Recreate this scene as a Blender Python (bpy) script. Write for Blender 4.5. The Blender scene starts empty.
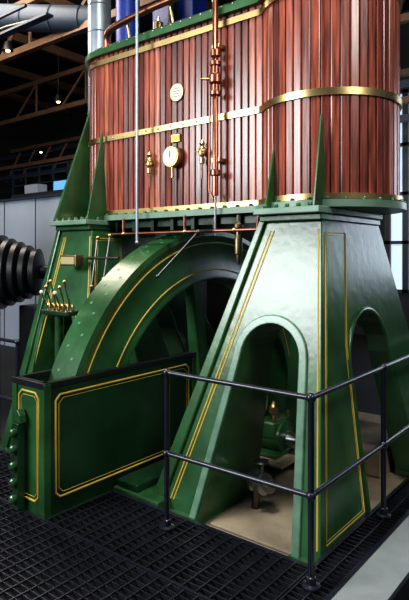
import bpy, bmesh, math, random
from mathutils import Vector, Matrix
random.seed(4)
C=bpy.context.scene.collection
H=1.93
# ------------------------------------------------ materials
def mat(name,col,rough=.5,metal=0,var=0.0,vscale=6,bump=0.0,bscale=40,coat=0,emit=None,estr=0):
    m=bpy.data.materials.new(name);m.use_nodes=True
    nt=m.node_tree;b=nt.nodes['Principled BSDF']
    b.inputs['Base Color'].default_value=(*col,1);b.inputs['Roughness'].default_value=rough
    b.inputs['Metallic'].default_value=metal
    if coat:
        b.inputs['Coat Weight'].default_value=coat;b.inputs['Coat Roughness'].default_value=.25
    tc=nt.nodes.new('ShaderNodeTexCoord')
    if var>0:
        n=nt.nodes.new('ShaderNodeTexNoise');n.inputs['Scale'].default_value=vscale;n.inputs['Detail'].default_value=6
        r=nt.nodes.new('ShaderNodeValToRGB')
        r.color_ramp.elements[0].position=.3;r.color_ramp.elements[1].position=.7
        r.color_ramp.elements[0].color=(*[c*(1-var) for c in col],1)
        r.color_ramp.elements[1].color=(*[min(1,c*(1+var)) for c in col],1)
        nt.links.new(tc.outputs['Object'],n.inputs['Vector']);nt.links.new(n.outputs['Fac'],r.inputs['Fac'])
        nt.links.new(r.outputs['Color'],b.inputs['Base Color'])
    if bump>0:
        n=nt.nodes.new('ShaderNodeTexNoise');n.inputs['Scale'].default_value=bscale
        bp=nt.nodes.new('ShaderNodeBump');bp.inputs['Strength'].default_value=bump;bp.inputs['Distance'].default_value=.02
        nt.links.new(tc.outputs['Object'],n.inputs['Vector']);nt.links.new(n.outputs['Fac'],bp.inputs['Height'])
        nt.links.new(bp.outputs['Normal'],b.inputs['Normal'])
    if emit:
        b.inputs['Emission Color'].default_value=(*emit,1);b.inputs['Emission Strength'].default_value=estr
    return m
GREEN=mat('green_paint',(.027,.098,.034),.28,0,.35,3,.14,10,.3)
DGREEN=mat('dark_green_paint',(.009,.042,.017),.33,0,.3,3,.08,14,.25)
TEAL=mat('pale_green_paint',(.15,.26,.19),.4,0,.2,5,.05,20,.2)
RIMG=mat('highlight_green_edge',(.12,.23,.16),.32,0,.35,6,.08,20,.3)  # paler green: highlight on the near arch moulding put into the colour
STUD=mat('stud_green',(.10,.24,.14),.35,0,.2,5)
GOLD=mat('gold_lining',(.60,.42,.06),.45,0,.1)
BRASS=mat('brass',(.58,.44,.20),.3,1,.15,8)
COPPER=mat('copper',(.36,.15,.10),.34,1,.2,8)
STEEL=mat('polished_steel',(.42,.43,.44),.3,1,.1)
DSTEEL=mat('oiled_steel',(.14,.13,.12),.35,1,.1)
IRON=mat('black_iron',(.008,.009,.011),.4,0,.2,8,.05,30)
RAIL=mat('black_rail_paint',(.012,.014,.026),.3,0,0,5,0,0,.3)
GRATE=mat('steel_grating',(.13,.135,.17),.30,.9,.3,10)
STONE=mat('cream_stone',(.29,.24,.17),.8,0,.3,3,.2,30)
WHITE=mat('white_enamel',(.75,.72,.62),.4)
GALV=mat('galvanised_steel',(.36,.42,.48),.4,.7,.15,4)
BLUE=mat('blue_paint',(.01,.04,.30),.4)
GREYF=mat('grey_floor_paint',(.26,.29,.30),.5,0,.12,6)
DFLOOR=mat('dark_floor',(.006,.006,.008),.7,0,.2,3)
CEILM=mat('dark_ceiling',(.012,.012,.014),.8,0,.2,1)
WALLM=mat('dark_wall',(.018,.021,.028),.8,0,.2,1)
PART=mat('grey_partition',(.34,.40,.50),.7,0,.08,1)
BEAM=mat('brown_beam',(.19,.105,.06),.6,0,.2,2)
BLUEGREY=mat('bluegrey_steel',(.03,.045,.07),.5,.2)
LAMP=mat('lamp_glow',(1,.7,.4),.5,emit=(1,.62,.3),estr=9)
SKYW=mat('daylight_glass',(.6,.75,.95),.3,emit=(.62,.78,1),estr=.7)
SKYB=mat('daylight_glass_bright',(.6,.75,.95),.3,emit=(.75,.86,1),estr=4.5)
GLOWB=mat('display_glow',(.1,.3,.7),.3,emit=(.2,.5,1),estr=.6)
def woodmat():
    m=bpy.data.materials.new('mahogany_staves');m.use_nodes=True;nt=m.node_tree;b=nt.nodes['Principled BSDF']
    g=nt.nodes.new('ShaderNodeNewGeometry');r=nt.nodes.new('ShaderNodeValToRGB')
    e=r.color_ramp.elements
    e[0].position=0;e[0].color=(.085,.020,.014,1);e[1].position=1;e[1].color=(.46,.155,.085,1)
    x=e.new(.3);x.color=(.18,.040,.026,1);x=e.new(.75);x.color=(.31,.076,.044,1)
    nt.links.new(g.outputs['Random Per Island'],r.inputs['Fac'])
    tc=nt.nodes.new('ShaderNodeTexCoord');mp=nt.nodes.new('ShaderNodeMapping');mp.inputs['Scale'].default_value=(34,34,1.8)
    n=nt.nodes.new('ShaderNodeTexNoise');n.inputs['Scale'].default_value=1.5;n.inputs['Detail'].default_value=9
    nt.links.new(tc.outputs['Object'],mp.inputs['Vector']);nt.links.new(mp.outputs['Vector'],n.inputs['Vector'])
    mr=nt.nodes.new('ShaderNodeMapRange');mr.inputs['From Min'].default_value=.3;mr.inputs['From Max'].default_value=.7
    mr.inputs['To Min'].default_value=.3;mr.inputs['To Max'].default_value=1.6
    nt.links.new(n.outputs['Fac'],mr.inputs['Value'])
    mx=nt.nodes.new('ShaderNodeVectorMath');mx.operation='SCALE'
    nt.links.new(r.outputs['Color'],mx.inputs[0]);nt.links.new(mr.outputs['Result'],mx.inputs['Scale'])
    nt.links.new(mx.outputs['Vector'],b.inputs['Base Color'])
    bp=nt.nodes.new('ShaderNodeBump');bp.inputs['Strength'].default_value=.3;bp.inputs['Distance'].default_value=.006
    nt.links.new(n.outputs['Fac'],bp.inputs['Height']);nt.links.new(bp.outputs['Normal'],b.inputs['Normal'])
    b.inputs['Roughness'].default_value=.32;b.inputs['Coat Weight'].default_value=.4;b.inputs['Coat Roughness'].default_value=.22
    return m
WOOD=woodmat()
# ------------------------------------------------ helpers
def top(name):
    e=bpy.data.objects.new(name,None);e.empty_display_size=.1;C.objects.link(e);return e
def mk(name,vs,fs,m,parent=None,smooth=False,bevel=0,fix=True):
    me=bpy.data.meshes.new(name);me.from_pydata([tuple(v) for v in vs],[],fs)
    if fix:
        bm=bmesh.new();bm.from_mesh(me);bmesh.ops.recalc_face_normals(bm,faces=bm.faces);bm.to_mesh(me);bm.free()
    me.materials.append(m)
    if smooth:
        me.shade_smooth()
        try: me.set_sharp_from_angle(angle=math.radians(40))
        except Exception: pass
    o=bpy.data.objects.new(name,me);C.objects.link(o)
    if parent:o.parent=parent
    if bevel:
        md=o.modifiers.new('bevel','BEVEL');md.width=bevel;md.segments=2;md.limit_method='ANGLE';md.angle_limit=math.radians(35)
    return o
BF=[(0,1,3,2),(4,6,7,5),(0,4,5,1),(2,3,7,6),(0,2,6,4),(1,5,7,3)]
def bv(a,b): return [(x,y,z) for x in(a[0],b[0]) for y in(a[1],b[1]) for z in(a[2],b[2])]
def box(name,a,b,m,parent=None,bevel=0): return mk(name,bv(a,b),BF,m,parent,False,bevel)
def boxes(name,lst,m,parent=None,bevel=0):
    vs=[];fs=[]
    for a,b in lst:
        k=len(vs);vs+=bv(a,b);fs+=[tuple(i+k for i in f) for f in BF]
    return mk(name,vs,fs,m,parent,False,bevel)
def frame(d):
    d=Vector(d).normalized();u=Vector((0,0,1)) if abs(d.z)<.95 else Vector((1,0,0))
    a=d.cross(u).normalized();return a,d.cross(a).normalized()
def lathe(name,prof,loc,axis,m,parent=None,seg=28,smooth=True,closed=False):
    """profile (r,h) turned about axis at loc"""
    ax=Vector(axis).normalized();a,b=frame(ax);loc=Vector(loc);vs=[];fs=[]
    for r,h in prof:
        for i in range(seg):
            t=2*math.pi*i/seg;vs.append(loc+ax*h+a*(r*math.cos(t))+b*(r*math.sin(t)))
    n=len(prof)
    for j in range(n if closed else n-1):
        for i in range(seg):
            k=(i+1)%seg;j2=(j+1)%n;fs.append((j*seg+i,j*seg+k,j2*seg+k,j2*seg+i))
    if not closed:
        fs.append(tuple(range(seg)));fs.append(tuple((n-1)*seg+i for i in range(seg)))
    return mk(name,vs,fs,m,parent,smooth)
def cyl(name,p,q,r,m,parent=None,seg=16):
    p=Vector(p);q=Vector(q);return lathe(name,[(r,0),(r,(q-p).length)],p,q-p,m,parent,seg)
def sphere(name,c,r,m,parent=None,sz=1):
    pr=[(max(.0005,r*math.sin(math.pi*i/10)),-r*sz*math.cos(math.pi*i/10)) for i in range(11)]
    return lathe(name,pr,c,(0,0,1),m,parent,18)
def tube(name,paths,r,m,parent=None,res=4,cyclic=False,smooth=False):
    cu=bpy.data.curves.new(name,'CURVE');cu.dimensions='3D';cu.bevel_depth=r;cu.bevel_resolution=res;cu.use_fill_caps=True
    if not isinstance(paths[0][0],(list,tuple,Vector)): paths=[paths]
    for p in paths:
        if smooth:
            s=cu.splines.new('NURBS');s.points.add(len(p)-1);s.order_u=3;s.use_endpoint_u=True;s.resolution_u=8
        else:
            s=cu.splines.new('POLY');s.points.add(len(p)-1)
        for i,v in enumerate(p): s.points[i].co=(*v,1)
        s.use_cyclic_u=cyclic
    cu.materials.append(m);o=bpy.data.objects.new(name,cu);C.objects.link(o)
    if parent:o.parent=parent
    return o
def prism(name,pts,ext,m,parent=None,bevel=0,smooth=False):
    n=len(pts);e=Vector(ext);vs=[Vector(p) for p in pts]+[Vector(p)+e for p in pts]
    fs=[tuple(range(n)),tuple(range(2*n-1,n-1,-1))]+[(i,(i+1)%n,n+(i+1)%n,n+i) for i in range(n)]
    return mk(name,vs,fs,m,parent,smooth,bevel)
def bolts(name,pts,axis,r,h,m,parent=None,seg=8):
    ax=Vector(axis).normalized();a,b=frame(ax);vs=[];fs=[]
    for p in pts:
        p=Vector(p);k=len(vs)
        for hh,rr in((0,r),(h*.7,r),(h,r*.6)):
            for i in range(seg):
                t=2*math.pi*i/seg;vs.append(p+ax*hh+a*rr*math.cos(t)+b*rr*math.sin(t))
        for j in range(2):
            for i in range(seg): fs.append((k+j*seg+i,k+j*seg+(i+1)%seg,k+(j+1)*seg+(i+1)%seg,k+(j+1)*seg+i))
        fs.append(tuple(k+2*seg+i for i in range(seg)))
    return mk(name,vs,fs,m,parent,True)
# ------------------------------------------------ camera
cam=bpy.data.cameras.new('camera');co=bpy.data.objects.new('camera',cam);C.objects.link(co)
co.location=(0,0,H);co.rotation_euler=(math.radians(90),0,math.radians(38.5))
cam.lens=33.6;cam.sensor_width=36;cam.shift_y=-45/600;cam.clip_start=.05
bpy.context.scene.camera=co
# ------------------------------------------------ pedestals
ZB,ZT=-.1,2.25
YF0,YF1=3.25,3.78;YR0,YR1=6.0,4.85
def lerp(a,b,t): return a+(b-a)*t
def arch(cx,hw,zs,xl,xr,zb,n=16):
    p=[(xl,zb)]
    for i in range(n+1):
        t=math.pi-math.pi*i/n;p.append((cx+hw*math.cos(t),zs+hw*math.sin(t)))
    p.append((xr,zb));return p
def pedestal(bx0,bx1,tx0,tx1,ax,xl,xr,near):
    P=top('cast_iron_pedestal')
    vs=[(bx0,YF0,ZB),(bx1,YF0,ZB),(bx1,YR0,ZB),(bx0,YR0,ZB),(tx0,YF1,ZT),(tx1,YF1,ZT),(tx1,YR1,ZT),(tx0,YR1,ZT)]
    o=mk('legs',vs,[(0,1,2,3),(4,5,6,7),(0,1,5,4),(1,2,6,5),(2,3,7,6),(3,0,4,7)],GREEN,P)
    af=arch(ax,.25,1.17,xl,xr,ZB-.1)
    ar=arch(4.38,.38,1.09,4.08,5.25,ZB-.1)
    c1=prism('c1',[(x,2.4,z) for x,z in af],(0,5,0),GREEN)
    c2=prism('c2',[(bx0-1,y,z) for y,z in ar],(bx1-bx0+2,0,0),GREEN)
    for c in(c1,c2):
        md=o.modifiers.new('b','BOOLEAN');md.operation='DIFFERENCE';md.solver='EXACT';md.object=c
    bpy.context.view_layer.update()
    dg=bpy.context.evaluated_depsgraph_get();me=bpy.data.meshes.new_from_object(o.evaluated_get(dg))
    o.modifiers.clear();o.data=me
    for c in(c1,c2): bpy.data.objects.remove(c)
    md=o.modifiers.new('bevel','BEVEL');md.width=.012;md.segments=2;md.limit_method='ANGLE';md.angle_limit=math.radians(40)
    t=lambda z:(z-ZB)/(ZT-ZB)
    FP=lambda x,z,e=.0:(x,lerp(YF0,YF1,t(z))-e,z)
    RP=lambda y,z,e=.0:(lerp(bx1,tx1,t(z))+e,y,z)
    XL=lambda z:lerp(bx0,tx0,t(z));XR=lambda z:lerp(bx1,tx1,t(z));YF=lambda z:lerp(YF0,YF1,t(z));YR=lambda z:lerp(YR0,YR1,t(z))
    ai=arch(ax,.25,1.17,xl,xr,ZB);ao=arch(ax,.315,1.17,xl-.06,xr+.06,ZB)
    vs=[];fs=[];n=len(ai)
    for e in(.02,-.01):
        for x,z in ai: vs.append(FP(x,z,e))
        for x,z in ao: vs.append(FP(x,z,e))
    for i in range(n-1):
        fs+=[(i,i+1,n+i+1,n+i),(2*n+i,3*n+i,3*n+i+1,2*n+i+1),(i,2*n+i,2*n+i+1,i+1),(n+i,n+i+1,3*n+i+1,3*n+i)]
    fs+=[(0,n,3*n,2*n),(n-1,3*n-1,4*n-1,2*n-1)]
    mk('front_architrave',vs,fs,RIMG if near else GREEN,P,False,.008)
    a3=arch(4.38,.40,1.09,4.06,5.28,ZB)
    tube('side_arch_moulding',[RP(y,z) for y,z in a3],.02,GREEN,P)
    vs=[FP(XL(ZB)-.07,ZB,.03),FP(XL(ZB)+.045,ZB,.03),FP(XL(ZT)+.03,ZT,.03),FP(XL(ZT)-.03,ZT,.03)]
    vs+=[(x,y+.06,z) for x,y,z in vs]
    mk('edge_flange',vs,[(0,1,2,3),(4,5,6,7),(0,1,5,4),(1,2,6,5),(2,3,7,6),(3,0,4,7)],GREEN,P,False,.01)
    L=[]
    L.append([FP(XL(z)+.10,z) for z in(.02,2.12)])
    L.append([FP(XL(z)+.13,z) for z in(.02,2.12)])
    L.append([FP(XR(z)-.025,z) for z in(.02,2.12)])
    tube('front_lining',L,.0065,GOLD,P,2)
    for k in(0,.02):
        loop=[RP(YF(.03)+.07+k,.03+k),RP(YF(2.1)+.06+k,2.1-k),RP(4.15-k,2.1-k),RP(4.0-.03-k,1.25),RP(3.98-k,.03+k)]
        tube('side_lining_%d'%(k*100),loop,.0065 if k==0 else .003,GOLD,P,2,True)
    box('top_flange',(tx0-.05,YF1-.12,ZT-.01),(tx1+.04,YR1+.04,ZT+.04),TEAL,P,.008)
    box('neck_flange',(tx0-.03,YF1-.06,ZT-.06),(tx1+.025,YR1+.02,ZT-.01),GREEN,P,.008)
    bolts('flange_bolts',[(lerp(tx0,tx1,(i+.5)/5),YF1-.09,ZT+.04) for i in range(5)]+[(tx1+.012,lerp(YF1,YR1,(i+.5)/8),ZT+.04) for i in range(8)],(0,0,1),.018,.03,GREEN,P)
    for n,(a,b,c,d) in enumerate([(bx0-.06,xl+.02,YF0-.06,YF0+.6),(xr-.02,bx1+.02,YF0-.04,YF0+.6),(xr-.02,bx1+.02,5.2,YR0+.05),(bx0-.06,xl+.02,5.2,YR0+.05)]):
        box('foot_%d'%n,(a,c,ZB-.02),(b,d,ZB+.05),GREEN,P,.01)
    return P
NP=pedestal(-3.08,-1.64,-2.38,-1.90,-2.20,-2.68,-1.85,True)
FPd=pedestal(-5.22,-3.97,-4.98,-4.48,-4.73,-5.02,-4.27,False)
def fin(parent,name,base0,base1,apex,th=.018):
    a=Vector(base0);b=Vector(base1);d=(b-a);n=Vector((-d.y,d.x,0)).normalized()*th
    ap=Vector(apex)
    prism(name,[a-n/2,b-n/2,ap-n/2],n,GREEN,parent,.004)
fin(NP,'gusset_1',(-2.36,3.72,2.28),(-2.36,4.0,2.28),(-2.36,3.91,2.98))
fin(NP,'gusset_2',(-1.915,3.68,2.28),(-1.915,3.9,2.28),(-1.915,3.80,2.98))
fin(FPd,'gusset_1',(-5.02,3.70,2.28),(-5.06,4.32,2.28),(-5.03,4.25,3.68),.03)
fin(FPd,'gusset_2',(-4.50,3.72,2.28),(-4.50,4.0,2.28),(-4.52,3.95,3.25))
# ------------------------------------------------ casing
def casing_path():
    P=[]
    c1=(-4.62,4.45);r1=.45
    for i in range(25):
        t=math.radians(90+180*i/24);P.append((c1[0]+r1*math.cos(t),c1[1]+r1*math.sin(t)))
    P.append((-2.557,4.0))
    c2=(-2.13,4.38);r2=.57
    for i in range(1,41):
        t=math.radians(-138.2+276.4*i/40);P.append((c2[0]+r2*math.cos(t),c2[1]+r2*math.sin(t)))
    return P
BASE=casing_path()
def resample(P,w):
    Q=[Vector(p) for p in P]+[Vector(P[0])];out=[];L=0;ds=[0]
    for i in range(len(Q)-1): L+=(Q[i+1]-Q[i]).length;ds.append(L)
    n=round(L/w)
    j=0
    for k in range(n):
        s=L*k/n
        while ds[j+1]<s: j+=1
        f=(s-ds[j])/max(1e-9,ds[j+1]-ds[j]);out.append(Q[j].lerp(Q[j+1],f))
    return out
def offset(P,o):
    P=[Vector(p) for p in P];n=len(P);out=[]
    for i in range(n):
        d1=(P[i]-P[i-1]).normalized();d2=(P[(i+1)%n]-P[i]).normalized()
        n1=Vector((d1.y,-d1.x));n2=Vector((d2.y,-d2.x));nn=(n1+n2);
        nn=nn.normalized() if nn.length>1e-6 else n1
        k=1/max(.6,nn.dot(n1));out.append(P[i]+nn*o*k)
    return out
def solid(name,P,z0,z1,m,parent,smooth=False,bevel=0):
    return prism(name,[(p[0],p[1],z0) for p in P],(0,0,z1-z0),m,parent,bevel,smooth)
CZ0,CZ1=2.36,4.06
CAS=top('wood_lagged_cylinder_casing')
DARK=mat('lagging_core',(.01,.005,.004),.8)
solid('core',offset(BASE,-.025),CZ0-.02,CZ1,DARK,CAS)
pts=resample(BASE,.074);vs=[];fs=[]
N=len(pts)
for i in range(N):
    a=pts[i];b=pts[(i+1)%N];d=(b-a).normalized();n=Vector((d.y,-d.x))
    a2=a+d*.0045;b2=b-d*.0045
    j1=random.uniform(-.003,.001);j2=random.uniform(-.003,.001)
    sec=[a2-n*.02,b2-n*.02,b2-n*(.005-j1),b2-d*.007+n*j1,a2+d*.007+n*j2,a2-n*(.005-j2)]
    k=len(vs)
    for z in(CZ0,CZ1): vs+=[(p.x,p.y,z) for p in sec]
    fs+=[tuple(k+j for j in range(6)),tuple(k+6+j for j in range(5,-1,-1))]+[(k+j,k+(j+1)%6,k+6+(j+1)%6,k+6+j) for j in range(6)]
mk('staves',vs,fs,WOOD,CAS)
OB=resample(BASE,.04)
for nm,o,z0,z1,m in[('bottom_flange',.05,2.29,2.345,TEAL),('bottom_band',.022,2.35,2.395,BRASS),('middle_band',.014,3.13,3.185,BRASS),
                    ('top_band',.016,3.955,4.01,BRASS),('top_flange',.05,4.05,4.11,GREEN),('top_lid',-.03,4.11,4.17,GREEN)]:
    solid(nm,offset(OB,o),z0,z1,m,CAS,True)
bolts('flange_bolts',[(p.x,p.y,2.345) for p in resample(offset(OB,.035),.14)],(0,0,1),.014,.022,GREEN,CAS)
bolts('top_bolts',[(p.x,p.y,4.11) for p in resample(offset(OB,.02),.12)],(0,0,1),.014,.025,DSTEEL,CAS)
bolts('band_screws',[(-4.55+i*.16,3.984,3.157) for i in range(13)],(0,-1,0),.009,.008,BRASS,CAS)
boxes('underside_ribs',[((-4.4+i*.26,4.02,2.17),(-4.36+i*.26,4.8,2.29)) for i in range(7)]+[((-4.45,4.06,2.21),(-2.5,4.12,2.29))],DGREEN,CAS)
PG=top('pressure_gauge')
lathe('gauge_case',[(.085,0),(.098,.01),(.10,.05),(.094,.06)],(-3.53,3.98,2.857),(0,-1,0),BRASS,PG)
lathe('gauge_dial',[(.082,0),(.082,.003)],(-3.53,3.917,2.857),(0,-1,0),WHITE,PG)
box('gauge_needle',(-3.535,3.911,2.85),(-3.525,3.914,2.91),IRON,PG)
cyl('gauge_stem',(-3.53,3.95,2.76),(-3.53,3.95,2.66),.014,BRASS,PG)
OP=top('oval_nameplate')
o=lathe('plate',[(.06,0),(.06,.008),(.056,.012)],(0,0,0),(0,-1,0),WHITE,OP);o.location=(-3.51,3.998,3.47);o.scale=(1.3,1,1.4)
tube('plate_rim',[(-3.51+.078*math.cos(t*math.pi/12),3.988,3.47+.084*math.sin(t*math.pi/12)) for t in range(24)],.005,BRASS,OP,2,True)
boxes('lettering',[((-3.55+.0,3.983,3.43+.025*i),(-3.47,3.9855,3.437+.025*i)) for i in range(4)],DSTEEL,OP)
BPl=top('brass_nameplate');box('plate',(-3.575,3.978,3.0),(-3.465,3.999,3.075),BRASS,BPl,.004)
box('engraving',(-3.565,3.975,3.01),(-3.475,3.979,3.065),GOLD,BPl)
def tap(name,x,z,s=1):
    T=top(name)
    lathe('body',[(.012*s,-.1*s),(.022*s,-.09*s),(.022*s,-.05*s),(.012*s,-.04*s),(.03*s,-.02*s),(.03*s,.03*s),(.014*s,.05*s),(.024*s,.07*s),(.008*s,.1*s)],(x,3.95,z),(0,0,1),BRASS,T)
    cyl('spigot',(x,3.95,z),(x,3.995,z),.014*s,BRASS,T);cyl('drain',(x,3.95,z-.09*s),(x,3.95,z-.22*s),.007*s,COPPER,T)
    cyl('handle',(x-.05*s,3.93,z+.01),(x+.05*s,3.93,z+.01),.008*s,BRASS,T)
tap('drain_cock',-3.83,2.83,1.1);tap('drain_cock.001',-3.17,2.86,1.1)
CP=top('copper_steam_pipe')
tube('riser',[(-2.98,3.9,2.45),(-2.98,3.9,4.25),(-2.98,4.2,4.35)],.027,COPPER,CP)
lathe('valve',[(.028,0),(.05,.01),(.05,.04),(.034,.05),(.034,.10),(.055,.12),(.055,.18),(.034,.2),(.034,.26),(.05,.27),(.05,.30),(.028,.31)],(-2.98,3.9,3.32),(0,0,1),COPPER,CP)
lathe('valve_bonnet',[(.028,0),(.045,.01),(.045,.06),(.028,.07)],(-2.98,3.9,3.66),(0,0,1),COPPER,CP)
lathe('union',[(.028,0),(.045,.01),(.045,.05),(.028,.06)],(-2.98,3.9,2.62),(0,0,1),COPPER,CP)
tube('small_branch',[(-3.05,3.92,3.62),(-3.05,3.9,2.5),(-3.0,3.9,2.42)],.009,COPPER,CP)
cyl('valve_wheel_stem',(-2.98,3.9,3.47),(-3.08,3.82,3.47),.01,BRASS,CP)
for z in(2.75,3.75): box('clip_%d'%int(z*100),(-3.02,3.9,z),(-2.94,3.995,z+.03),BRASS,CP)
cyl('lower_rod',(-2.98,3.9,2.45),(-2.98,3.9,2.1),.01,STEEL,CP)
VR=top('steel_hanger_rod');cyl('rod',(-3.9,3.85,2.05),(-3.9,3.85,8.0),.014,GALV,VR);sphere('end_knob',(-3.9,3.85,2.05),.022,STEEL,VR)
TP=top('overhead_copper_pipe')
tube('main',[(-4.55,4.05,4.11),(-4.55,4.05,4.22),(-4.5,4.0,4.30),(-4.2,3.98,4.33),(-3.6,3.95,4.35),(-2.9,3.93,4.33),(-2.75,3.93,4.4),(-2.7,3.93,4.9)],.035,COPPER,TP,5,False,True)
for x in(-4.2,-3.6,-3.1): cyl('stand_%d'%int(-x*10),(x,4.06,4.11),(x,4.0,4.33),.014,BRASS,TP)
lathe('oil_cup',[(.02,0),(.02,.05),(.05,.06),(.05,.14),(.02,.16),(.01,.2)],(-3.85,4.1,4.11),(0,0,1),BRASS,TP)
LP=top('copper_drain_pipe')
tube('pipe',[[(-4.35,3.86,2.14),(-2.52,3.86,2.14)],[(-3.3,3.86,2.14),(-3.3,3.86,2.29)],[(-4.1,3.86,2.14),(-4.1,3.86,2.29)],[(-2.52,3.86,2.14),(-2.5,3.86,2.29)]],.014,COPPER,LP)
for x in(-4.1,-3.3,-2.75): sphere('joint_%d'%int(-x*100),(x,3.86,2.14),.024,BRASS,LP)
RR=top('reversing_rod');cyl('rod',(-3.25,3.45,1.75),(-2.93,3.6,2.12),.010,DSTEEL,RR);sphere('eye',(-2.93,3.6,2.12),.024,DSTEEL,RR);sphere('eye_2',(-3.25,3.45,1.75),.018,DSTEEL,RR)
cyl('link',(-2.93,3.6,2.12),(-2.98,3.86,2.14),.012,DSTEEL,RR)
LU=top('displacement_lubricator')
lathe('body',[(.012,0),(.022,.03),(.022,.08),(.034,.09),(.034,.22),(.022,.24),(.022,.3),(.038,.31),(.038,.34),(.012,.36),(.012,.42)],(-2.72,3.88,1.85),(0,0,1),mat('old_bronze',(.22,.17,.10),.4,1),LU)
# ------------------------------------------------ flywheel
FW=top('flywheel');wc=(-3.86,4.66,.18)
lathe('rim',[(1.5,0),(1.5,.31),(1.53,.315),(1.56,.30),(1.93,.30),(1.95,.315),(2.0,.31),(2.0,0),(1.95,-.005),(1.93,.01),(1.56,.01),(1.53,-.005)],wc,(1,0,0),GREEN,FW,144,True,True)
def ring(name,R,x,r,m,parent): tube(name,[(x,wc[1]+R*math.cos(2*math.pi*i/128),wc[2]+R*math.sin(2*math.pi*i/128)) for i in range(128)],r,m,parent,2,True)
ring('lining_inner',1.60,-3.558,.007,GOLD,FW);ring('lining_outer',1.88,-3.558,.007,GOLD,FW)
vs=[];fs=[]
pl=[]
for i in range(120):
    t=2*math.pi*i/120
    n=Vector((0,math.cos(t),math.sin(t)))
    for xx in((-3.66,) if i%2 else (-3.77,)):
        pl.append((Vector((xx,wc[1],wc[2]))+n*1.998,n))
for p,n in pl:
    a=Vector((1,0,0));b=n.cross(a);k=len(vs)
    for hh in(0,.005):
        for j in range(8):
            t=2*math.pi*j/8;vs.append(p+n*hh+a*.015*math.cos(t)+b*.013*math.sin(t))
    fs.append(tuple(k+8+j for j in range(8)))
    fs+=[(k+j,k+(j+1)%8,k+8+(j+1)%8,k+8+j) for j in range(8)]
mk('barring_studs',vs,fs,STUD,FW)
for i in range(6):
    t=math.radians(98+60*i);d=Vector((0,math.cos(t),math.sin(t)));s=d.cross(Vector((1,0,0)))
    c=Vector((-3.705,wc[1],wc[2]));vs=[]
    for rr,w,th in((.2,.10,.08),(1.52,.065,.055)):
        for a,b in((-1,-1),(1,-1),(1,1),(-1,1)): vs.append(c+d*rr+s*w*a+Vector((th*b,0,0)))
    mk('spoke_%d'%i,vs,[(0,1,2,3),(4,5,6,7),(0,1,5,4),(1,2,6,5),(2,3,7,6),(3,0,4,7)],GREEN,FW,False,.02)
lathe('hub',[(.26,0),(.26,.31),(.2,.36),(.12,.37)],wc,(1,0,0),GREEN,FW,32)
cyl('crankshaft',(-4.9,4.66,.18),(-2.1,4.66,.18),.075,STEEL,FW,24)
# ------------------------------------------------ guard
G=top('flywheel_guard')
gx0,gx1,gy0,gy1,gz=-3.89,-3.50,2.50,4.25,.965
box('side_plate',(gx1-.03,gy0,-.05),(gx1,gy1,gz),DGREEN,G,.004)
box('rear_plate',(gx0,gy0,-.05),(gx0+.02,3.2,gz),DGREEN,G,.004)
box('end_plate',(gx0,gy0,-.05),(gx1,gy0+.03,gz),GREEN,G,.004)
boxes('corner_posts',[((gx1-.05,gy0-.012,-.07),(gx1+.015,gy0+.05,gz+.01)),((gx0-.015,gy0-.012,-.07),(gx0+.05,gy0+.05,gz+.01)),((gx1-.05,gy1-.05,-.07),(gx1+.012,gy1+.012,gz+.01))],GREEN,G,.006)
boxes('top_rail',[((gx1-.045,gy0,gz-.03),(gx1+.014,gy1,gz+.016)),((gx0-.01,gy0-.014,gz-.03),(gx1+.01,gy0+.045,gz+.016)),((gx0-.01,gy0,gz-.03),(gx0+.03,3.2,gz+.016))],IRON,G,.004)
box('plinth',(gx0-.03,gy0-.03,-.1),(gx1+.03,gy1+.02,-.02),DGREEN,G,.006)
def rect(y0,y1,z0,z1,c,x=None,yy=None):
    if x is not None:
        return [(x,y0+c,z0),(x,y1-c,z0),(x,y1,z0+c),(x,y1,z1-c),(x,y1-c,z1),(x,y0+c,z1),(x,y0,z1-c),(x,y0,z0+c)]
    return [(y0+c,yy,z0),(y1-c,yy,z0),(y1,yy,z0+c),(y1,yy,z1-c),(y1-c,yy,z1),(y0+c,yy,z1),(y0,yy,z1-c),(y0,yy,z0+c)]
tube('side_lining',rect(gy0+.10,gy1-.10,.10,gz-.09,.04,x=gx1),.009,GOLD,G,2,True)
tube('side_lining_fine',rect(gy0+.13,gy1-.13,.13,gz-.12,.04,x=gx1),.003,GOLD,G,2,True)
tube('end_lining',rect(gx0+.07,gx1-.07,.08,gz-.07,.04,yy=gy0),.009,GOLD,G,2,True)
tube('end_lining_fine',rect(gx0+.095,gx1-.095,.11,gz-.10,.03,yy=gy0),.003,GOLD,G,2,True)
BR=top('barring_rack')
box('back_bar',(-3.80,2.42,0),(-3.72,2.486,.66),DGREEN,BR,.008)
for i in range(5): lathe('tooth_%d'%i,[(.028,0),(.032,.03),(.020,.04)],(-3.76,2.42,.09+i*.125),(0,-1,0),GREEN,BR,14)
prism('bracket_top',[(-3.82,2.43,.66),(-3.70,2.43,.66),(-3.71,2.43,.72),(-3.75,2.43,.76),(-3.81,2.43,.72)],(0,.055,0),GREEN,BR,.005)
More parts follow.
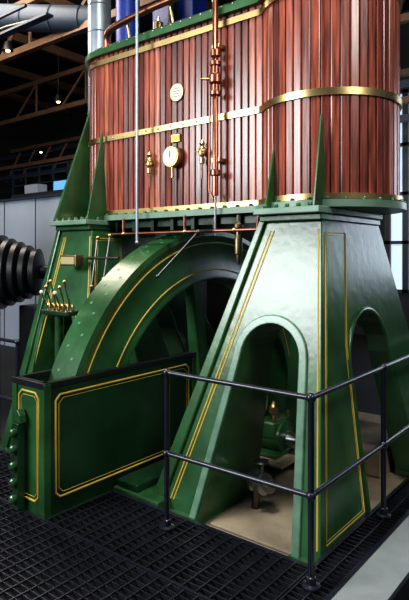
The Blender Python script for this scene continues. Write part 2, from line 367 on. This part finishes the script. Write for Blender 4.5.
# ------------------------------------------------ valve gear stand
VS=top('control_lever_stand')
cyl('column',(-4.12,3.1,-.06),(-4.12,3.1,1.40),.04,GREEN,VS)
lathe('foot',[(.11,0),(.11,.03),(.05,.08)],(-4.12,3.1,-.06),(0,0,1),GREEN,VS)
box('quadrant_table',(-4.3,3.02,1.40),(-3.92,3.18,1.44),DGREEN,VS,.008)
for i in range(6):
    x=-4.27+i*.065;h=1.60+.05*((i*7)%3)
    cyl('lever_%d'%i,(x,3.1,1.43),(x+.03,3.0,h),.008,STEEL if i%2 else BRASS,VS,8)
    sphere('knob_%d'%i,(x+.03,3.0,h),.019,WHITE if i%3==0 else BRASS,VS)
    lathe('base_%d'%i,[(.02,0),(.02,.04),(.01,.06)],(x,3.1,1.44),(0,0,1),BRASS,VS,10)
NB=top('brass_indicator_box')
box('case',(-4.66,3.52,1.82),(-4.42,3.62,1.93),BRASS,NB,.006);box('face',(-4.64,3.512,1.84),(-4.44,3.52,1.91),mat('cream_label',(.45,.38,.20),.5),NB)
box('arm',(-4.56,3.62,1.85),(-4.52,3.70,1.9),BRASS,NB)
LK=top('valve_linkage')
for i,(x,z0,z1) in enumerate([(-4.30,1.62,2.1),(-4.12,1.7,2.12)]):
    cyl('link_%d'%i,(x,3.62,z0),(x,3.7,z1),.010,DSTEEL,LK,8);sphere('eye_a%d'%i,(x,3.62,z0),.022,BRASS,LK);sphere('eye_b%d'%i,(x,3.7,z1),.022,BRASS,LK)
cyl('cross_shaft',(-4.4,3.66,1.9),(-3.95,3.66,1.9),.014,DSTEEL,LK)
# ------------------------------------------------ bearing + inner machinery
BG=top('shaft_bearing')
boxes('stone_block',[((-3.02,4.3,.03),(-2.55,5.0,.05))],STONE,BG,.004)
box('pedestal_base',(-2.97,4.42,.05),(-2.68,4.9,.08),GREEN,BG,.01)
lathe('housing',[(.12,0),(.15,.01),(.15,.25),(.12,.26)],(-2.96,4.66,.2),(1,0,0),GREEN,BG)
box('cap',(-2.93,4.5,.2),(-2.74,4.82,.36),GREEN,BG,.02)
bolts('cap_bolts',[(-2.90,4.53,.36),(-2.77,4.53,.36),(-2.90,4.79,.36),(-2.77,4.79,.36)],(0,0,1),.022,.06,BRASS,BG)
lathe('oil_cup',[(.02,0),(.02,.03),(.05,.05),(.05,.11),(.025,.13),(.012,.16)],(-2.84,4.64,.36),(0,0,1),BRASS,BG)
VC=top('drain_valve')
lathe('flange_body',[(.03,0),(.085,.0),(.085,.025),(.045,.03),(.045,.1),(.085,.105),(.085,.13),(.05,.135),(.05,.2)],(-2.50,3.78,.12),(1,-.2,0),STEEL,VC)
cyl('stem',(-2.41,3.76,.1),(-2.41,3.76,.28),.015,STEEL,VC)
lathe('hand_wheel',[(.055,0),(.065,.01),(.055,.02)],(-2.41,3.76,.28),(0,0,1),IRON,VC)
cyl('pipe_down',(-2.48,3.78,.1),(-2.48,3.78,-.1),.035,DSTEEL,VC)
PR=top('piston_rod_crosshead')
cyl('rod',(-2.13,4.38,2.28),(-2.13,4.38,1.5),.05,STEEL,PR);box('crosshead',(-2.28,4.26,1.36),(-1.98,4.5,1.54),STEEL,PR,.02)
cyl('connecting_rod',(-2.13,4.38,1.45),(-2.13,4.7,.2),.05,STEEL,PR)
cyl('big_end',(-2.2,4.7,.18),(-2.05,4.7,.18),.13,BRASS,PR)
BD=top('engine_bedplate')
box('plate',(-3.46,3.14,-.1),(-2.95,6.2,.03),GREEN,BD,.012)
box('rib',(-3.44,3.16,.03),(-3.2,6.1,.09),DGREEN,BD,.012)
# ------------------------------------------------ foundation
F=top('stone_foundation')
box('slab_near',(-3.46,3.12,-.14),(-1.62,7.0,-.121),STONE,F)
box('slab_near_edge',(-2.62,3.35,-.121),(-1.9,4.2,-.10),STONE,F,.01)
box('block_rear',(-2.6,5.0,-.12),(-1.92,5.9,.12),STONE,F,.02)
box('block_side',(-1.60,5.0,-.12),(-0.9,7.2,.18),STONE,F,.02)
box('block_side_2',(-1.58,5.6,.18),(-0.9,7.2,.38),STONE,F,.02)
box('slab_far',(-5.4,3.12,-.14),(-3.98,7.0,-.121),STONE,F)
# ------------------------------------------------ floor
fz=-.14
xs=[-22,-3.97,-3.43,8];ys=[-8,2.52,6.75,20]
vs=[(x,y,fz) for x in xs for y in ys];fs=[]
for i in range(3):
    for j in range(3):
        if i==1 and j==1: continue
        fs.append((i*4+j,(i+1)*4+j,(i+1)*4+j+1,i*4+j+1))
k=len(vs)
vs+=[(x,y,z) for z in(-1.95,fz) for x,y in((-3.97,2.52),(-3.43,2.52),(-3.43,6.75),(-3.97,6.75))]
fs+=[tuple(k+q for q in f) for f in [(0,1,2,3),(0,1,5,4),(1,2,6,5),(2,3,7,6),(3,0,4,7)]]
mk('floor',vs,fs,DFLOOR,fix=False)
GT=top('steel_grating')
L=[]
def grate(x0,x1,y0,y1,sx=.10,sy=.05):
    n=int((y1-y0)/sy)
    for i in range(n+1): L.append(((x0,y0+i*sy-.003,-.03),(x1,y0+i*sy+.003,random.uniform(-.002,0))))
    n=int((x1-x0)/sx)
    for i in range(n+1): L.append(((x0+i*sx-.005,y0,-.012),(x0+i*sx+.005,y1,.003)))
grate(-8,-1.42,-.5,2.46);grate(-3.44,-1.64,2.48,3.11);grate(-8,-3.94,2.48,3.11);grate(-1.62,-1.42,2.48,8)
boxes('bars',L,GRATE,GT)
boxes('support_frame',[((-3.45,3.10,-.14),(-1.6,3.135,.004)),((-8,2.46,-.14),(-1.42,2.475,.002)),((-1.645,3.11,-.14),(-1.615,8,.004)),((-1.43,-.5,-.14),(-1.40,8,.004))],RAIL,GT)
GW=top('grey_walkway');box('tread',(-1.40,-1,-.14),(-1.14,9,.0),GREYF,GW,.004);box('lip',(-1.14,-1,-.14),(-1.12,9,.015),IRON,GW)
# ------------------------------------------------ railing
def rail_post(P,n,x,y,h=1.1):
    cyl('post_%s'%n,(x,y,0.003),(x,y,h),.019,RAIL,P)
    sphere('top_ball_%s'%n,(x,y,h),.030,RAIL,P);sphere('mid_ball_%s'%n,(x,y,.53),.030,RAIL,P)
    lathe('base_%s'%n,[(.055,0),(.055,.012),(.03,.02),(.028,.06),(.022,.065)],(x,y,0.003),(0,0,1),RAIL,P)
R=top('safety_railing')
A=(-1.54,2.93);B=(-2.67,2.93);Cc=(-1.54,4.06);D=(-1.54,5.6);E=(-1.54,7.2)
for n,p in zip('abcde',(A,B,Cc,D,E)): rail_post(R,n,*p)
for z in(1.1,.53):
    cyl('rail_front_%d'%int(z*100),(*B,z),(*A,z),.017,RAIL,R);cyl('rail_side_%d'%int(z*100),(*A,z),(*E,z),.017,RAIL,R)
R2=top('safety_railing.001')
for n,x in zip('abc',(-4.72,-5.9,-7.1)): rail_post(R2,n,x,3.07)
for z in(1.1,.53): cyl('rail_%d'%int(z*100),(-4.72,3.07,z),(-7.1,3.07,z),.017,RAIL,R2)
# ------------------------------------------------ room
box('ceiling',(-22,-8,8.0),(8,20,8.2),CEILM)
box('wall_back',(-22,14,fz),(8,14.2,8),WALLM)
box('wall_left',(-20.2,-8,fz),(-20,14,8),WALLM)
PW=top('partition_wall')
box('panel',(-14,7.2,fz),(-7.4,7.35,3.15),PART,PW)
boxes('joints',[((-14+i*1.2,7.19,fz),(-13.98+i*1.2,7.2,3.15)) for i in range(6)],IRON,PW)
box('capping',(-14,7.15,3.15),(-7.4,7.4,3.2),BLUEGREY,PW)
DC=top('display_case')
for i in range(4):
    box('glow_%d'%i,(-13.5+i*1.3,9,3.6),(-12.9+i*1.3,9.3,3.85),GLOWB if i%2 else PART,DC)
box('plinth',(-14,8.9,fz),(-8,9.4,3.6),WALLM,DC)
GR=top('gallery_balustrade')
boxes('rails',[((-16,10.2,z),(-7.5,10.24,z+.04)) for z in(4.1,4.35,4.6)]+[((-16+i*.7,10.2,3.6),(-15.95+i*.7,10.25,4.62)) for i in range(13)]+[((-16,10.2,3.4),(-7.5,10.6,3.6))],BLUEGREY,GR)
TR=top('roof_truss')
for k,y in enumerate((3.5,7,10.5)):
    for zz in(7.3,6.3):
        box('chord_%d_%d'%(k,int(zz*10)),(-20,y,zz),(6,y+.14,zz+.14),BEAM,TR)
    for i in range(22):
        x=-20+i*1.2;cyl('web_%d_%d'%(k,i),(x,y+.07,6.35),(x+(.6 if i%2 else -.6)+.6,y+.07,7.35),.04,BEAM,TR,6)
for k,x in enumerate((-18,-15.5,-13,-10.5,-8)):
    box('purlin_%d'%k,(x,-6,7.5),(x+.12,13.9,7.72),BEAM,TR)
for k,z in enumerate((4.6,5.1,5.6,6.0)):
    box('gallery_beam_%d'%k,(-20,11.2+k*.5,z),(6,11.35+k*.5,z+.13),BEAM if k%2 else BLUEGREY,TR)
for i in range(14):
    x=-19+i*.9;cyl('brace_%d'%i,(x,11.9,4.7),(x+.9,11.9,5.7),.035,BEAM,TR,6)
DU=top('ventilation_duct')
p0=Vector((-15,4.2,7.4));p1=Vector((-8.2,7.4,6.5))
cyl('main_run',p0,p1,.26,BLUEGREY,DU,24)
for i in range(12):
    p=p0.lerp(p1,i/12);lathe('seam_%d'%i,[(.265,0),(.28,.02),(.265,.04)],p,p1-p0,BLUEGREY,DU,24)
CT=top('cable_tray')
boxes('trays',[((-18,5.6,5.9),(-7.8,5.75,5.94)),((-18,5.2,5.9),(-7.8,5.25,5.94))],BLUEGREY,CT)
tube('cables',[[(-18+i*1.0,5.65,5.98+.08*math.sin(i*1.7)) for i in range(11)]],.03,IRON,CT,2)
GD=top('galvanised_duct')
X,Y=-6.4,5.54
cyl('riser',(X,Y,3.2),(X,Y,8),.17,GALV,GD,24)
cyl('lower_riser',(X,Y,fz),(X,Y,3.2),.165,IRON,GD,24)
for i in range(12): lathe('seam_%d'%i,[(.17,0),(.178,.01),(.17,.02)],(X,Y,3.2+i*.4),(0,0,1),GALV,GD,24)
BC=top('blue_column')
cyl('shaft',(-6.8,6.5,3.2),(-6.8,6.5,8),.2,BLUE,BC,20);cyl('dark_foot',(-6.8,6.5,fz),(-6.8,6.5,3.2),.2,IRON,BC,20)
lathe('collar',[(.2,0),(.24,.02),(.24,.12),(.2,.14)],(-6.8,6.5,5.2),(0,0,1),BLUE,BC,20)
BC2=top('blue_column.001');box('shaft',(-7.3,7.6,3.2),(-6.3,8.0,8),BLUE,BC2,.02);box('dark_foot',(-7.3,7.6,fz),(-6.3,8.0,3.2),IRON,BC2,.02)
cyl('downpipe',(-6.7,7.5,fz),(-6.7,7.5,8),.08,IRON,BC2)
PLm=top('ceiling_lamps')
for i,(x,y,z) in enumerate([(-14,6.5,6.1),(-12,9,5.9),(-16,9,5.4),(-10.5,6.6,6.2),(-13,11.0,5.6),(-9.5,10.8,5.9),(-17,12,5.6),(-15,7.5,5.8)]):
    lathe('shade_%d'%i,[(.03,.2),(.07,.18),(.12,0)],(x,y,z),(0,0,1),IRON,PLm,14);sphere('bulb_%d'%i,(x,y,z+.02),.055,LAMP,PLm);cyl('flex_%d'%i,(x,y,z+.2),(x,y,8),.006,IRON,PLm,6)
W=top('window_1')
box('glass',(-5.2,13.85,1.0),(-2.6,13.9,6),SKYW,W)
boxes('mullions',[((-5.2+i*.45,13.75,1),(-5.06+i*.45,13.85,6)) for i in range(6)]+[((-5.2,13.75,z),(-2.6,13.85,z+.08)) for z in(1,2.2,3.4,4.6,5.9)],IRON,W)
W2=top('window_2')
box('glass',(-1.2,13.85,2.0),(2.6,13.9,6),SKYB,W2)
boxes('mullions',[((-1.2+i*.62,13.75,2),(-1.12+i*.62,13.85,6)) for i in range(7)]+[((-1.2,13.75,z),(2.6,13.85,z+.08)) for z in(2,3.3,4.6,5.9)],IRON,W2)
RO=top('ribbed_rotor_exhibit')
prof=[];h=0
for i in range(7):
    r=.54-.05*abs(i-2);prof+=[(r-.08,h),(r,h+.02),(r,h+.09),(r-.08,h+.11)];h+=.13
lathe('rotor',[(.1,-.25),(.1,0)]+prof+[(.1,h),(.1,h+.3)],(-7.65,4.35,1.68),(.75,.6,0),IRON,RO,40)
boxes('stand',[((-7.9,4.2,fz),(-7.5,4.6,1.2)),((-7.2,4.7,fz),(-6.8,5.1,1.2))],IRON,RO,.02)
RA=top('barrier_rail');cyl('rail',(-8.2,3.62,1.5),(-5.75,3.50,1.42),.018,STEEL,RA)
for i in range(4):
    p=Vector((-8.2,3.62,1.5)).lerp(Vector((-5.75,3.5,1.42)),i/3);cyl('post_%d'%i,(p.x,p.y,fz),tuple(p),.018,BLUEGREY,RA)
LTW=top('lattice_tower_model')
bx,by=-9.35,4.55
def lp(u,v,z):
    s=.34*(1-(z-2.9)/2.2);return (bx+u*s,by+v*s,z)
for i,(u,v) in enumerate([(-1,-1),(1,-1),(1,1),(-1,1)]): cyl('leg_%d'%i,lp(u,v,2.9),lp(u,v,4.1),.022,GOLD,LTW,6)
cs=[(-1,-1),(1,-1),(1,1),(-1,1)]
for k in range(6):
    z=2.95+k*.19
    for i in range(4):
        a=cs[i];b=cs[(i+1)%4];cyl('brace_%d_%d'%(k,i),lp(*a,z),lp(*b,z+.19),.013,GOLD,LTW,5);cyl('ring_%d_%d'%(k,i),lp(*a,z),lp(*b,z),.013,GOLD,LTW,5)
box('base',(bx-.4,by-.4,fz),(bx+.4,by+.4,2.9),WALLM,LTW)
# ------------------------------------------------ lights
def area(name,loc,target,sx,sy,e,col):
    l=bpy.data.lights.new(name,'AREA');l.shape='RECTANGLE';l.size=sx;l.size_y=sy;l.energy=e;l.color=col
    o=bpy.data.objects.new(name,l);C.objects.link(o);o.location=loc
    o.rotation_euler=(Vector(target)-Vector(loc)).to_track_quat('-Z','Y').to_euler();return o
area('daylight_window_light',(-7.0,-4.0,4.8),(-3,4,2.0),4.0,2.5,740,(.95,.98,1))
area('high_bay_light',(-2.5,1.6,7.6),(-3,4,1),1.5,1.5,330,(1,.96,.88))
area('side_bay_light',(3,2,6),(-2,4.5,2),2,1.5,190,(1,.96,.9))
area('back_fill_light',(-10,5,7.2),(-10,8,2),3,3,360,(1,.88,.74))  # added fill to brighten the partition, no fitting of its own
w=bpy.data.worlds.new('world');bpy.context.scene.world=w;w.use_nodes=True
w.node_tree.nodes['Background'].inputs['Color'].default_value=(.5,.6,.75,1);w.node_tree.nodes['Background'].inputs['Strength'].default_value=.16
bpy.context.scene.view_settings.view_transform='Standard'
bpy.context.scene.view_settings.look='Medium High Contrast'
